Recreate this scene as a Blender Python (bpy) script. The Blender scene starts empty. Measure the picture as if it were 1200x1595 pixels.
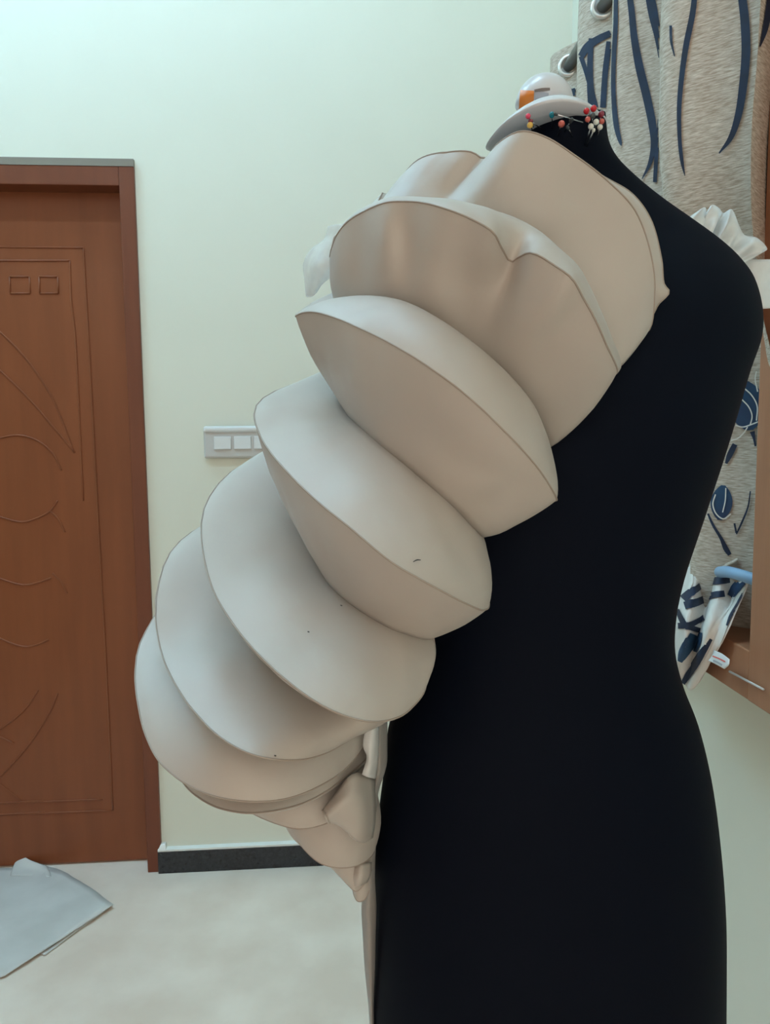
import bpy, bmesh, math, random
from mathutils import Vector, Matrix, noise
from mathutils.bvhtree import BVHTree

random.seed(7)
S = bpy.context.scene
COL = S.collection

# ------------------------------------------------------------------ camera
F = 1180.0
CX, CY = 600.0, 797.5
CAM = Vector((0, 0, 1.305))
yc = Vector(((550 - CX) / F, (CY - 685) / F, -1)).normalized()      # world +Y seen by the camera
rho = math.radians(0.8)
zc = Vector((-math.sin(rho), math.cos(rho), 0))
zc = (zc - yc * zc.dot(yc)).normalized()
xc = yc.cross(zc)
WC = Matrix((xc, yc, zc)).transposed()       # world -> camera
CW = WC.transposed()                          # camera -> world
cam = bpy.data.cameras.new('camera')
cam.sensor_fit = 'VERTICAL'
cam.sensor_height = 36.0
cam.lens = 36.0 * F / 1595.0
cam.clip_start = 0.02
camo = bpy.data.objects.new('camera', cam)
COL.objects.link(camo)
camo.matrix_world = Matrix.Translation(CAM) @ CW.to_4x4()
S.camera = camo

# ------------------------------------------------------------------ world and exposure
W = bpy.data.worlds.new('world')
S.world = W
W.use_nodes = True
W.node_tree.nodes['Background'].inputs[0].default_value = (1.0, 0.88, 0.75, 1)
W.node_tree.nodes['Background'].inputs[1].default_value = 1.6
S.view_settings.view_transform = 'Standard'
S.view_settings.look = 'None'
S.view_settings.gamma = 1
S.view_settings.use_curve_mapping = False
S.view_settings.exposure = 0.0
TUBE_STRENGTH = 200.0
TUBE2_STRENGTH = 135.0
TUBE2_COLOUR = (0.46, 0.76, 1.0, 1)
TUBE_COLOUR = (0.38, 0.71, 1.0, 1)

# ------------------------------------------------------------------ helpers
def ray(px, py):
    return (CW @ Vector(((px - CX) / F, -(py - CY) / F, -1))).normalized()

def P(px, py, y):                      # point at world depth Y
    d = ray(px, py)
    return CAM + d * (y / d.y)

def PX(px, py, x):                     # point on a plane parallel to the window wall
    d = ray(px, py)
    return CAM + d * (x / d.x)

def PZ(px, py, z):                     # point at a height
    d = ray(px, py)
    return CAM + d * ((z - CAM.z) / d.z)

BETA = math.radians(1.7)
BO = Vector((0, 2.25, 0))
BU = Vector((math.cos(BETA), math.sin(BETA), 0))
BN = Vector((math.sin(BETA), -math.cos(BETA), 0))   # into the room

def B(u, off, z):                      # a place on the door wall
    return BO + BU * u + BN * off + Vector((0, 0, z))

def BP(px, py, off=0.0):               # pixel -> (u, z) on that wall
    d = ray(px, py)
    o = BO + BN * off
    t = (o - CAM).dot(BN) / d.dot(BN)
    p = CAM + d * t
    return (p - BO).dot(BU), p.z

def srgb(r, g, b):
    f = lambda c: (c / 255 / 12.92) if c / 255 <= 0.04045 else ((c / 255 + 0.055) / 1.055) ** 2.4
    return (f(r), f(g), f(b), 1)

MATS = {}
def mat(name, col, rough=0.6, metal=0.0, noise_scale=None, col2=None, bump=None, bump_scale=80,
        sheen=0.0, alpha=1.0, emit=None, spec=0.5, trans=0.0, coat=0.0, stretch=None, detail=6):
    m = bpy.data.materials.new(name)
    m.use_nodes = True
    nt = m.node_tree
    b = nt.nodes['Principled BSDF']
    b.inputs['Base Color'].default_value = col
    b.inputs['Roughness'].default_value = rough
    b.inputs['Metallic'].default_value = metal
    b.inputs['Specular IOR Level'].default_value = spec
    b.inputs['Alpha'].default_value = alpha
    b.inputs['Coat Weight'].default_value = coat
    b.inputs['Transmission Weight'].default_value = trans
    if sheen:
        b.inputs['Sheen Weight'].default_value = sheen
        b.inputs['Sheen Roughness'].default_value = 0.4
    tc = nt.nodes.new('ShaderNodeTexCoord')
    mp = nt.nodes.new('ShaderNodeMapping')
    nt.links.new(tc.outputs['Object'], mp.inputs['Vector'])
    if stretch:
        mp.inputs['Scale'].default_value = stretch
    if noise_scale:
        n = nt.nodes.new('ShaderNodeTexNoise')
        n.inputs['Scale'].default_value = noise_scale
        n.inputs['Detail'].default_value = detail
        nt.links.new(mp.outputs[0], n.inputs['Vector'])
        r = nt.nodes.new('ShaderNodeValToRGB')
        r.color_ramp.elements[0].position = 0.35
        r.color_ramp.elements[1].position = 0.68
        r.color_ramp.elements[0].color = col
        r.color_ramp.elements[1].color = col2 or col
        nt.links.new(n.outputs['Fac'], r.inputs['Fac'])
        nt.links.new(r.outputs['Color'], b.inputs['Base Color'])
    if bump:
        n2 = nt.nodes.new('ShaderNodeTexNoise')
        n2.inputs['Scale'].default_value = bump_scale
        n2.inputs['Detail'].default_value = 5
        nt.links.new(mp.outputs[0], n2.inputs['Vector'])
        bp = nt.nodes.new('ShaderNodeBump')
        bp.inputs['Strength'].default_value = bump
        bp.inputs['Distance'].default_value = 0.002
        nt.links.new(n2.outputs['Fac'], bp.inputs['Height'])
        nt.links.new(bp.outputs['Normal'], b.inputs['Normal'])
    if emit:
        b.inputs['Emission Color'].default_value = emit[0]
        b.inputs['Emission Strength'].default_value = emit[1]
    MATS[name] = m
    return m

def mesh_obj(name, verts, faces, m, parent=None, smooth=True, sharp=None):
    me = bpy.data.meshes.new(name)
    me.from_pydata([tuple(v) for v in verts], [], faces)
    me.update()
    if smooth:
        for p in me.polygons:
            p.use_smooth = True
    if sharp:
        ss = {tuple(sorted(e)) for e in sharp}
        for e in me.edges:
            if tuple(sorted(e.vertices)) in ss:
                e.use_edge_sharp = True
    me.materials.append(m)
    o = bpy.data.objects.new(name, me)
    COL.objects.link(o)
    if parent:
        o.parent = parent
        o.matrix_parent_inverse = parent.matrix_world.inverted()
    return o

def bm_obj(name, bm, m, parent=None, smooth=False):
    bmesh.ops.recalc_face_normals(bm, faces=bm.faces)
    me = bpy.data.meshes.new(name)
    bm.to_mesh(me)
    bm.free()
    for p in me.polygons:
        p.use_smooth = smooth
    me.materials.append(m)
    o = bpy.data.objects.new(name, me)
    COL.objects.link(o)
    if parent:
        o.parent = parent
        o.matrix_parent_inverse = parent.matrix_world.inverted()
    return o

def thing(name, label, cat, loc=(0, 0, 0), group=None):
    o = bpy.data.objects.new(name, None)
    COL.objects.link(o)
    o.location = loc
    o.empty_display_size = 0.05
    o.matrix_world = Matrix.Translation(Vector(loc))
    o['label'] = label
    o['category'] = cat
    if group:
        o['group'] = group
    return o

def tag(o, label, cat, group=None):
    o['label'] = label
    o['category'] = cat
    if group:
        o['group'] = group
    return o

def struct(o, label=None, cat=None):
    o['kind'] = 'structure'
    if label:
        o['label'] = label
    if cat:
        o['category'] = cat
    return o

def box_bm(corner_fn, a0, a1, b0, b1, c0, c1, bevel=0.0, bm=None):
    own = bm is None
    bm = bm or bmesh.new()
    vs = [bm.verts.new(corner_fn(a, b, c)) for a in (a0, a1) for b in (b0, b1) for c in (c0, c1)]
    fs = [(0, 1, 3, 2), (4, 6, 7, 5), (0, 4, 5, 1), (2, 3, 7, 6), (0, 2, 6, 4), (1, 5, 7, 3)]
    faces = [bm.faces.new([vs[i] for i in f]) for f in fs]
    if bevel:
        edges = list({e for f in faces for e in f.edges})
        bmesh.ops.bevel(bm, geom=edges, offset=bevel, segments=2, affect='EDGES', profile=0.5)
    return bm

def wbox(x0, x1, y0, y1, z0, z1, bevel=0.0, bm=None):
    return box_bm(lambda a, b, c: Vector((a, b, c)), x0, x1, y0, y1, z0, z1, bevel, bm)

def bbox_(u0, u1, o0, o1, z0, z1, bevel=0.0, bm=None):
    return box_bm(B, u0, u1, o0, o1, z0, z1, bevel, bm)

def catmull(pts, closed=False, n=12):
    out = []
    m = len(pts)
    rng = m if closed else m - 1
    for i in range(rng):
        if closed:
            p0, p1, p2, p3 = pts[(i - 1) % m], pts[i], pts[(i + 1) % m], pts[(i + 2) % m]
        else:
            p1, p2 = pts[i], pts[i + 1]
            p0 = pts[i - 1] if i > 0 else p1 * 2 - p2
            p3 = pts[i + 2] if i + 2 < m else p2 * 2 - p1
        # centripetal
        def tj(ti, a, b):
            return ti + max((b - a).length, 1e-6) ** 0.5
        t0 = 0.0
        t1 = tj(t0, p0, p1); t2 = tj(t1, p1, p2); t3 = tj(t2, p2, p3)
        for k in range(n):
            t = t1 + (t2 - t1) * k / n
            A1 = p0 * ((t1 - t) / (t1 - t0)) + p1 * ((t - t0) / (t1 - t0))
            A2 = p1 * ((t2 - t) / (t2 - t1)) + p2 * ((t - t1) / (t2 - t1))
            A3 = p2 * ((t3 - t) / (t3 - t2)) + p3 * ((t - t2) / (t3 - t2))
            B1 = A1 * ((t2 - t) / (t2 - t0)) + A2 * ((t - t0) / (t2 - t0))
            B2 = A2 * ((t3 - t) / (t3 - t1)) + A3 * ((t - t1) / (t3 - t1))
            out.append(B1 * ((t2 - t) / (t2 - t1)) + B2 * ((t - t1) / (t2 - t1)))
    if not closed:
        out.append(pts[-1].copy())
    return out

def resample(poly, n, include_end=False):
    L = [0.0]
    for a, b in zip(poly[:-1], poly[1:]):
        L.append(L[-1] + (b - a).length)
    tot = L[-1]
    out = []
    j = 0
    cnt = n if not include_end else n - 1
    for i in range(n):
        t = tot * i / cnt
        while j < len(L) - 2 and L[j + 1] < t:
            j += 1
        s = (t - L[j]) / max(L[j + 1] - L[j], 1e-9)
        out.append(poly[j].lerp(poly[j + 1], min(max(s, 0), 1)))
    return out

def tube(name, pts, r, m, parent=None, seg=8, closed=False, taper=None):
    verts, faces = [], []
    n = len(pts)
    up = None
    for i in range(n):
        if closed:
            t = (pts[(i + 1) % n] - pts[(i - 1) % n]).normalized()
        else:
            t = (pts[min(i + 1, n - 1)] - pts[max(i - 1, 0)]).normalized()
        if up is None:
            up = Vector((0, 0, 1)) if abs(t.z) < 0.9 else Vector((1, 0, 0))
        a = (up - t * up.dot(t))
        if a.length < 1e-6:
            a = t.orthogonal()
        a.normalize()
        up = a
        b = t.cross(a)
        rr = r if taper is None else r * taper(i / max(n - 1, 1))
        for k in range(seg):
            an = 2 * math.pi * k / seg
            verts.append(pts[i] + a * (rr * math.cos(an)) + b * (rr * math.sin(an)))
    rings = n if closed else n - 1
    for i in range(rings):
        for k in range(seg):
            i2 = (i + 1) % n
            faces.append((i * seg + k, i * seg + (k + 1) % seg, i2 * seg + (k + 1) % seg, i2 * seg + k))
    if not closed:
        faces.append(tuple(range(seg))[::-1])
        faces.append(tuple((n - 1) * seg + k for k in range(seg)))
    return mesh_obj(name, verts, faces, m, parent)

def lathe(name, prof, m, parent=None, origin=Vector((0, 0, 0)), axis=Vector((0, 0, 1)), seg=32):
    axis = axis.normalized()
    a = axis.orthogonal().normalized()
    b = axis.cross(a)
    verts, faces = [], []
    for r, h in prof:
        for k in range(seg):
            an = 2 * math.pi * k / seg
            verts.append(origin + axis * h + a * (r * math.cos(an)) + b * (r * math.sin(an)))
    for i in range(len(prof) - 1):
        for k in range(seg):
            faces.append((i * seg + k, i * seg + (k + 1) % seg, (i + 1) * seg + (k + 1) % seg, (i + 1) * seg + k))
    faces.append(tuple(range(seg))[::-1])
    faces.append(tuple((len(prof) - 1) * seg + k for k in range(seg)))
    return mesh_obj(name, verts, faces, m, parent)

# ------------------------------------------------------------------ materials
M_wall = mat('wall_paint', (0.745, 0.745, 0.635, 1), 0.55, noise_scale=3, col2=(0.765, 0.765, 0.655, 1), bump=0.08, bump_scale=60)
M_ceil = mat('ceiling_paint', (0.75, 0.76, 0.72, 1), 0.8, bump=0.05)
M_floor = mat('floor_stone', (0.80, 0.66, 0.55, 1), 0.4, noise_scale=5, col2=(0.92, 0.80, 0.69, 1), bump=0.03, bump_scale=20)
M_base = mat('black_granite', (0.012, 0.013, 0.016, 1), 0.25, noise_scale=120, col2=(0.03, 0.03, 0.035, 1))
M_glare_grout = mat('white_glare_mortar', (0.85, 0.87, 0.84, 1), 0.7, bump=0.1)  # glare painted along the baseboard top; also the mortar lump
M_door = mat('door_wood', (0.21, 0.060, 0.021, 1), 0.38, noise_scale=6, col2=(0.25, 0.073, 0.026, 1), bump=0.05,
             bump_scale=40, stretch=(3, 3, 0.3), spec=0.4)
M_doorframe = mat('door_frame_wood', (0.15, 0.036, 0.013, 1), 0.4, noise_scale=7, col2=(0.18, 0.046, 0.016, 1),
                  stretch=(4, 4, 0.4))
M_lip = mat('grey_plaster_lip', (0.24, 0.21, 0.17, 1), 0.8, bump=0.2)
M_winwood = mat('window_wood', (0.33, 0.135, 0.065, 1), 0.45, noise_scale=8, col2=(0.38, 0.165, 0.085, 1), stretch=(4, 4, 0.5), bump=0.05)
M_dark = mat('dark_shutter', (0.03, 0.022, 0.02, 1), 0.7, bump=0.1)
M_switch = mat('switch_plastic', (0.72, 0.74, 0.74, 1), 0.35)
M_plate = mat('switch_plate_plastic', (0.56, 0.55, 0.53, 1), 0.4)
M_cream = mat('cream_fabric', (0.465, 0.418, 0.370, 1), 0.48, noise_scale=14, col2=(0.49, 0.44, 0.39, 1), bump=0.2,
              bump_scale=35, sheen=0.1)
M_pipe = mat('cream_seam', (0.36, 0.30, 0.25, 1), 0.6)
M_black = mat('black_jersey', (0.0010, 0.0028, 0.0085, 1), 0.7, bump=0.05, bump_scale=900, spec=0.09)
M_capw = mat('white_cap_plastic', (0.62, 0.62, 0.64, 1), 0.3)
M_orange = mat('orange_print', (0.75, 0.22, 0.03, 1), 0.4)
M_greyprint = mat('grey_print', (0.16, 0.13, 0.12, 1), 0.4)
M_steel = mat('pin_steel', (0.6, 0.6, 0.62, 1), 0.25, metal=1.0)
M_iron = mat('stand_iron', (0.05, 0.05, 0.05, 1), 0.4, metal=0.8)
M_curt = mat('beige_linen', (0.38, 0.30, 0.225, 1), 0.8, noise_scale=40, col2=(0.66, 0.585, 0.50, 1), bump=0.3, bump_scale=50,
             stretch=(2.0, 2.0, 13), detail=8)
M_hem = mat('linen_hem', (0.74, 0.70, 0.65, 1), 0.8, bump=0.2, bump_scale=200)
M_navy = mat('navy_print', (0.006, 0.013, 0.036, 1), 0.7, noise_scale=40, col2=(0.008, 0.022, 0.06, 1))
M_teal = mat('teal_print', (0.010, 0.075, 0.15, 1), 0.7, noise_scale=14, col2=(0.02, 0.035, 0.09, 1))
M_line = mat('white_print_line', (0.75, 0.72, 0.66, 1), 0.7)
M_rod = mat('rod_metal', (0.20, 0.20, 0.19, 1), 0.28, metal=0.9)
M_ring = mat('eyelet_metal', (0.8, 0.8, 0.78, 1), 0.25, metal=0.6)
M_blue = mat('light_blue_plastic', (0.25, 0.42, 0.62, 1), 0.35)
M_tagw = mat('white_tag', (0.8, 0.79, 0.78, 1), 0.6)
M_red = mat('red_print', (0.75, 0.12, 0.10, 1), 0.6)
M_greyl = mat('grey_text_print', (0.42, 0.42, 0.45, 1), 0.6)
M_paper = mat('tissue_paper', (0.60, 0.59, 0.56, 1), 0.7, noise_scale=9, col2=(0.68, 0.67, 0.64, 1), bump=0.3, bump_scale=14)
M_tube = mat('tube_glow', (1, 1, 1, 1), 0.4, emit=(TUBE_COLOUR, TUBE_STRENGTH))
M_tube2 = mat('tube_glow_white', (1, 1, 1, 1), 0.4, emit=(TUBE2_COLOUR, TUBE2_STRENGTH))
M_house = mat('lamp_housing', (0.8, 0.8, 0.8, 1), 0.4)
M_mark = mat('pencil_mark', (0.06, 0.06, 0.06, 1), 0.7)

def sheer(name, col, opac):
    m = bpy.data.materials.new(name)
    m.use_nodes = True
    nt = m.node_tree
    out = nt.nodes['Material Output']
    b = nt.nodes['Principled BSDF']
    b.inputs['Base Color'].default_value = col
    b.inputs['Roughness'].default_value = 0.45
    b.inputs['Sheen Weight'].default_value = 0.3
    tr = nt.nodes.new('ShaderNodeBsdfTransparent')
    tl = nt.nodes.new('ShaderNodeBsdfTranslucent')
    tl.inputs[0].default_value = col
    m1 = nt.nodes.new('ShaderNodeMixShader')
    m1.inputs[0].default_value = 0.35
    nt.links.new(b.outputs[0], m1.inputs[1]); nt.links.new(tl.outputs[0], m1.inputs[2])
    m2 = nt.nodes.new('ShaderNodeMixShader')
    tc = nt.nodes.new('ShaderNodeTexCoord')
    n = nt.nodes.new('ShaderNodeTexNoise'); n.inputs['Scale'].default_value = 60
    nt.links.new(tc.outputs['Object'], n.inputs['Vector'])
    mr = nt.nodes.new('ShaderNodeMapRange')
    mr.inputs['To Min'].default_value = opac - 0.12
    mr.inputs['To Max'].default_value = min(1, opac + 0.12)
    nt.links.new(n.outputs['Fac'], mr.inputs['Value'])
    nt.links.new(mr.outputs[0], m2.inputs[0])
    nt.links.new(tr.outputs[0], m2.inputs[1]); nt.links.new(m1.outputs[0], m2.inputs[2])
    nt.links.new(m2.outputs[0], out.inputs[0])
    return m
M_organza = sheer('white_organza', (0.85, 0.87, 0.87, 1), 0.40)
M_organza2 = sheer('dense_white_organza', (0.90, 0.91, 0.90, 1), 0.9)
M_lining = sheer('grey_lining', (0.50, 0.46, 0.42, 1), 0.9)

# ------------------------------------------------------------------ the room
RX = 0.645           # window wall
LX = -2.0
RY = -1.6            # the room goes on behind the camera
CZ = 3.7
bm = wbox(LX - 0.1, RX + 0.1, RY, 2.7, -0.1, 0.0)
struct(bm_obj('floor', bm, M_floor), 'pale mottled stone floor of the room', 'floor')
bm = wbox(LX - 0.1, RX + 0.1, RY, 2.7, CZ, CZ + 0.1)
struct(bm_obj('ceiling', bm, M_ceil), 'plain white ceiling above the room', 'ceiling')
bm = wbox(RX, RX + 0.1, RY, 2.5, 0, CZ)
struct(bm_obj('wall_right', bm, M_wall), 'pale green painted wall beneath and around the curtained window', 'wall')
bm = wbox(LX - 0.1, LX, RY, 2.5, 0, CZ)
struct(bm_obj('wall_left', bm, M_wall), 'pale green side wall left of the door', 'wall')

# behind the camera: solid on the left, a wide bright opening on the right
bm = wbox(LX - 0.1, -1.2, RY - 0.1, RY, 0, CZ)
struct(bm_obj('wall_rear', bm, M_wall), 'pale green wall behind the viewer', 'wall')

# door opening measured on the wall
uR_top, zTop = BP(205, 250)
uR_bot, _ = BP(257, 1340)
uR = (uR_top + uR_bot) / 2
DW = 1.0                          # outer width of the door frame
uL = uR - DW
zT = zTop
wbk = thing('wall_back', 'pale green painted wall around the brown door', 'wall', B(0, 0, 0))
wbk['kind'] = 'structure'
bm = bbox_(uR - 0.005, RX + 0.15, -0.16, 0, 0, CZ)
bm_obj('wall_panel', bm, M_wall, wbk)
bm = bbox_(uL + 0.005, uR - 0.005, -0.16, 0, zT - 0.005, CZ)
bm_obj('wall_panel', bm, M_wall, wbk)
bm = bbox_(LX - 0.1, uL + 0.005, -0.16, 0, 0, CZ)
bm_obj('wall_panel', bm, M_wall, wbk)

# ---- door
door = thing('door_1', 'reddish brown wooden door with carved curves in its frame', 'door', B((uL + uR) / 2, -0.05, 0))
door['kind'] = 'structure'
JW = 0.042
bm = bbox_(uR - JW, uR, -0.10, 0.012, 0, zT - 0.02, 0.002)
bm_obj('frame_jamb', bm, M_doorframe, door)
bm = bbox_(uL, uL + JW, -0.10, 0.012, 0, zT - 0.02, 0.002)
bm_obj('frame_jamb', bm, M_doorframe, door)
bm = bbox_(uL + JW, uR - JW, -0.10, 0.0118, zT - 0.072, zT - 0.02, 0.002)
bm_obj('frame_head', bm, M_doorframe, door)
bm = bbox_(uL, uR, -0.05, 0.013, zT - 0.02, zT)
bm_obj('head_lip', bm, M_lip, door)
LEAF = -0.055
bm = bbox_(uL + JW - 0.002, uR - JW + 0.002, LEAF - 0.04, LEAF, 0.006, zT - 0.07, 0.001)
leaf = bm_obj('door_leaf', bm, M_door, door)
uC = (uL + uR) / 2
def carve(px):
    pts = []
    for x, y in px:
        u, z = BP(x, y, LEAF)
        pts.append((u, z))
    # carry lines that leave the picture on to the middle of the door
    for side in (1, -1):
        v = [Vector(((u - uC) * side + uC, z, 0)) for u, z in pts]
        if len(v) > 2:
            v = catmull(v, n=8)
        w = [B(p.x, LEAF + 0.0005, p.y) for p in v]
        tube('carved_line', w, 0.0026, M_door, door, seg=6)
uedge = uC
pxc = None
def out_left(y):                      # pixel column of the middle of the door
    return -75
carve([(out_left(0), 384), (0, 385), (130, 386)])
carve([(130, 386), (133, 438), (137, 506), (152, 785), (166, 1040), (176, 1262)])
carve([(-75, 405), (0, 406), (109, 406)])
carve([(109, 406), (111, 465), (117, 521), (122, 615), (130, 780)])
carve([(61, 431), (90, 431)]); carve([(90, 431), (91, 457)]); carve([(91, 457), (62, 457)]); carve([(62, 457), (61, 431)])
carve([(15, 431), (46, 431)]); carve([(46, 431), (47, 457)]); carve([(47, 457), (16, 457)]); carve([(16, 457), (15, 431)])
carve([(-60, 470), (0, 517), (41, 559), (79, 615), (100, 663), (115, 704)])
carve([(-60, 530), (0, 577), (49, 625), (85, 667), (117, 705)])
carve([(-25, 688), (0, 682), (30, 678), (60, 687), (83, 707), (96, 733)])
carve([(-30, 795), (0, 805), (35, 813), (60, 806), (78, 796), (90, 780)])
carve([(78, 796), (91, 808), (101, 829)])
carve([(-30, 888), (0, 901), (37, 911), (60, 907), (80, 900)])
carve([(82, 893), (95, 905), (105, 924)])
carve([(-30, 975), (0, 994), (37, 1007), (58, 1004), (76, 996)])
carve([(-40, 1160), (0, 1136), (37, 1107), (60, 1075)])
carve([(-40, 1250), (0, 1210), (43, 1163), (78, 1109), (90, 1080)])
carve([(-75, 1253), (0, 1251), (160, 1245)])
carve([(-75, 1271), (0, 1269), (176, 1262)])
# lever handle on the far stile
hu = uL + JW + 0.06
hnd = tube('door_handle', [B(hu, LEAF, 1.02), B(hu, LEAF + 0.045, 1.02), B(hu + 0.02, LEAF + 0.05, 1.02), B(hu + 0.11, LEAF + 0.05, 1.02)],
           0.009, M_ring, door)

# ---- black baseboard with glare painted as a pale strip on top
_, zb = BP(400, 1318, 0.02)
for nm, u0, u1 in (('baseboard_back', uR - 0.008, RX + 0.09), ('baseboard_left_of_door', LX + 0.0, uL + 0.008)):
    e = thing(nm if nm == 'baseboard_back' else 'baseboard_side', 'black granite baseboard strip along the foot of the pale wall' if nm == 'baseboard_back'
              else 'black granite baseboard strip beyond the door', 'baseboard', B(u0, 0, 0))
    e['kind'] = 'structure'
    bm_obj('granite_strip', bbox_(u0, u1, 0.0, 0.022, 0, zb - 0.004, 0.001), M_base, e)
    bm_obj('glare_line', bbox_(u0, u1, 0.0, 0.020, zb - 0.004, zb + 0.002), M_glare_grout, e)
u_, z_ = BP(250, 1316, 0.02)
bm = bmesh.new()
a = [B(uR - 0.008, 0.021, zb), B(uR + 0.016, 0.021, zb), B(uR + 0.014, 0.013, zb + 0.018), B(uR, 0.013, zb + 0.016), B(uR - 0.008, 0.002, zb), B(uR + 0.016, 0.001, zb), B(uR + 0.014, 0.0, zb + 0.018), B(uR, 0.0, zb + 0.016)]
vs = [bm.verts.new(p) for p in a]
for f in ((0, 1, 2, 3), (4, 7, 6, 5), (0, 4, 5, 1), (1, 5, 6, 2), (2, 6, 7, 3), (3, 7, 4, 0)):
    bm.faces.new([vs[i] for i in f])
bm_obj('mortar_lump', bm, M_glare_grout, bpy.data.objects['baseboard_back'])

# ---- switch plate
u0, z1 = BP(316, 664, 0.02)
u1, z0 = BP(408, 713, 0.02)
mod = BP(393, 690)[0] - BP(362, 690)[0]
sw = thing('switch_plate', 'white wall switch plate with square switches on the pale wall', 'switch', B(u0, 0.0, z0))
n_sw = 4
ub = u0 + 0.034
uend = ub + n_sw * mod + 0.02
fr = bbox_(u0, uend, 0.0, 0.016, z0, z1, 0.006)
bm_obj('plate', fr, M_plate, sw)
zc0 = BP(345, 700, 0.02)[1]; zc1 = BP(345, 680, 0.02)[1]
for i in range(n_sw):
    bm_obj('rocker', bbox_(ub + i * mod - 0.004, ub + i * mod + mod * 0.78, 0.012, 0.021, zc0, zc1, 0.0015), M_switch, sw)
bm_obj('top_rim', bbox_(u0 + 0.001, uend, 0.0, 0.022, z1 - 0.018, z1, 0.006), M_switch, sw)

# ---- two tube lamps under the ceiling, both above the top of the picture
def ceiling_tube(label, x0, x1, y, m):
    z = CZ - 0.12
    t = thing('tube_light', label, 'lamp', ((x0 + x1) / 2, y, CZ), 'ceiling tube lamps')
    bm_obj('housing', wbox(x0, x1, y - 0.02, y + 0.02, z + 0.025, CZ, 0.004), M_house, t)
    tube('glow_tube', [Vector((x0 + 0.02 + (x1 - x0 - 0.04) * i / 8, y, z)) for i in range(9)], 0.018, m, t, seg=12)
    bm_obj('end_cap', wbox(x0, x0 + 0.02, y - 0.02, y + 0.02, z - 0.02, z + 0.025, 0.003), M_house, t)
    bm_obj('end_cap', wbox(x1 - 0.02, x1, y - 0.02, y + 0.02, z - 0.02, z + 0.025, 0.003), M_house, t)
ceiling_tube('bluish white tube lamp under the ceiling near the door', -1.95, -1.15, 1.66, M_tube)
ceiling_tube('white tube lamp under the ceiling above the dress form', -0.95, 0.05, 0.95, M_tube2)

# ---- unseen brown cupboard, added to darken and warm the bounce from the left
wr = thing('bounce_cupboard', 'tall brown wooden cupboard added unseen at the left for warm bounce light', 'bounce_cupboard', (LX, 0, 0))
WX, WY0, WY1, WZ = LX + 0.58, -1.55, 0.60, 2.25
bm_obj('carcass', wbox(LX + 0.002, WX - 0.02, WY0, WY1, 0.0, WZ, 0.003), M_door, wr)
for k in range(4):
    y0 = WY0 + (WY1 - WY0) * k / 4 + 0.003
    y1 = WY0 + (WY1 - WY0) * (k + 1) / 4 - 0.003
    dr = bm_obj('bounce_cupboard_door', wbox(WX - 0.02, WX, y0, y1, 0.08, WZ - 0.03, 0.003), M_door, wr)
    bm_obj('door_panel', wbox(WX, WX + 0.006, y0 + 0.07, y1 - 0.07, 0.2, WZ - 0.15, 0.003), M_door, dr)
    tube('handle', [Vector((WX, y1 - 0.03, 1.0)), Vector((WX + 0.03, y1 - 0.03, 1.0)), Vector((WX + 0.03, y1 - 0.03, 1.14)), Vector((WX, y1 - 0.03, 1.14))], 0.005, M_ring, dr)

# ---- window on the right wall: a proud wooden frame with a dark shutter inside
FX = 0.53
win = thing('window_1', 'wooden window frame on the right wall half hidden by a curtain', 'window', (RX, 1.4, 0.9))
win['kind'] = 'structure'
yj = PX(1175, 800, FX).y            # far edge of the near jamb
zlo = PX(1150, 1081, FX).z          # lower edge of the bottom rail
zhi = PX(1150, 1005, FX).z
Y1 = 1.86
bm_obj('frame_jamb', wbox(FX, RX, yj - 0.07, yj, zlo, 2.12, 0.002), M_winwood, win)
bm_obj('frame_jamb', wbox(FX, RX, Y1, Y1 + 0.07, zlo, 2.12, 0.002), M_winwood, win)
bm_obj('frame_sill', wbox(FX + 0.0006, RX, yj - 0.0, Y1, zlo, zhi, 0.002), M_winwood, win)
bm_obj('frame_head', wbox(FX + 0.0006, RX, yj - 0.0, Y1, 2.05, 2.12, 0.002), M_winwood, win)
bm_obj('shutter_leaf', wbox(RX - 0.012, RX - 0.002, yj, (yj + Y1) / 2 - 0.002, zhi, 2.05, 0.001), M_dark, win)
bm_obj('shutter_leaf', wbox(RX - 0.012, RX - 0.002, (yj + Y1) / 2 + 0.002, Y1, zhi, 2.05, 0.001), M_dark, win)
# pale bolt rail along the sill face
pa = PX(1137, 1046, FX - 0.003); pb = PX(1190, 1074, FX - 0.003)
tube('slide_rail', [pa, pa.lerp(pb, .5), pb], 0.0016, M_plate, win, seg=8)
bm_obj('frame_bead', wbox(FX + 0.03, RX, yj - 0.08, Y1 + 0.08, zlo - 0.012, zlo, 0.001), mat('bead_cream', (0.5, 0.42, 0.26, 1), 0.6), win)

# ------------------------------------------------------------------ dress form
BY = 0.72
form = thing('dress_form', 'black jersey covered dress form torso standing on an iron foot', 'mannequin', P(857, 1595, BY).xy.to_3d())
rows = [(190, 802, 945, .055), (215, 800, 947, .056), (240, 797, 952, .058), (262, 780, 966, .055), (290, 735, 1000, .050),
        (320, 680, 1042, .048), (350, 632, 1086, .052), (380, 590, 1127, .058), (410, 560, 1158, .068), (440, 542, 1178, .078),
        (490, 531, 1190, .09), (530, 531, 1188, .095), (580, 548, 1171, .10), (640, 568, 1153, .105), (700, 590, 1134, .108),
        (800, 622, 1100, .10), (900, 652, 1066, .09), (960, 662, 1054, .084), (1010, 655, 1053, .084), (1060, 638, 1065, .087),
        (1120, 608, 1089, .095), (1200, 598, 1110, .105), (1300, 586, 1125, .112), (1400, 582, 1133, .115),
        (1500, 582, 1134, .115), (1595, 582, 1133, .113), (1680, 584, 1130, .11), (1710, 600, 1110, .10)]
ctrl = []
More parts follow.
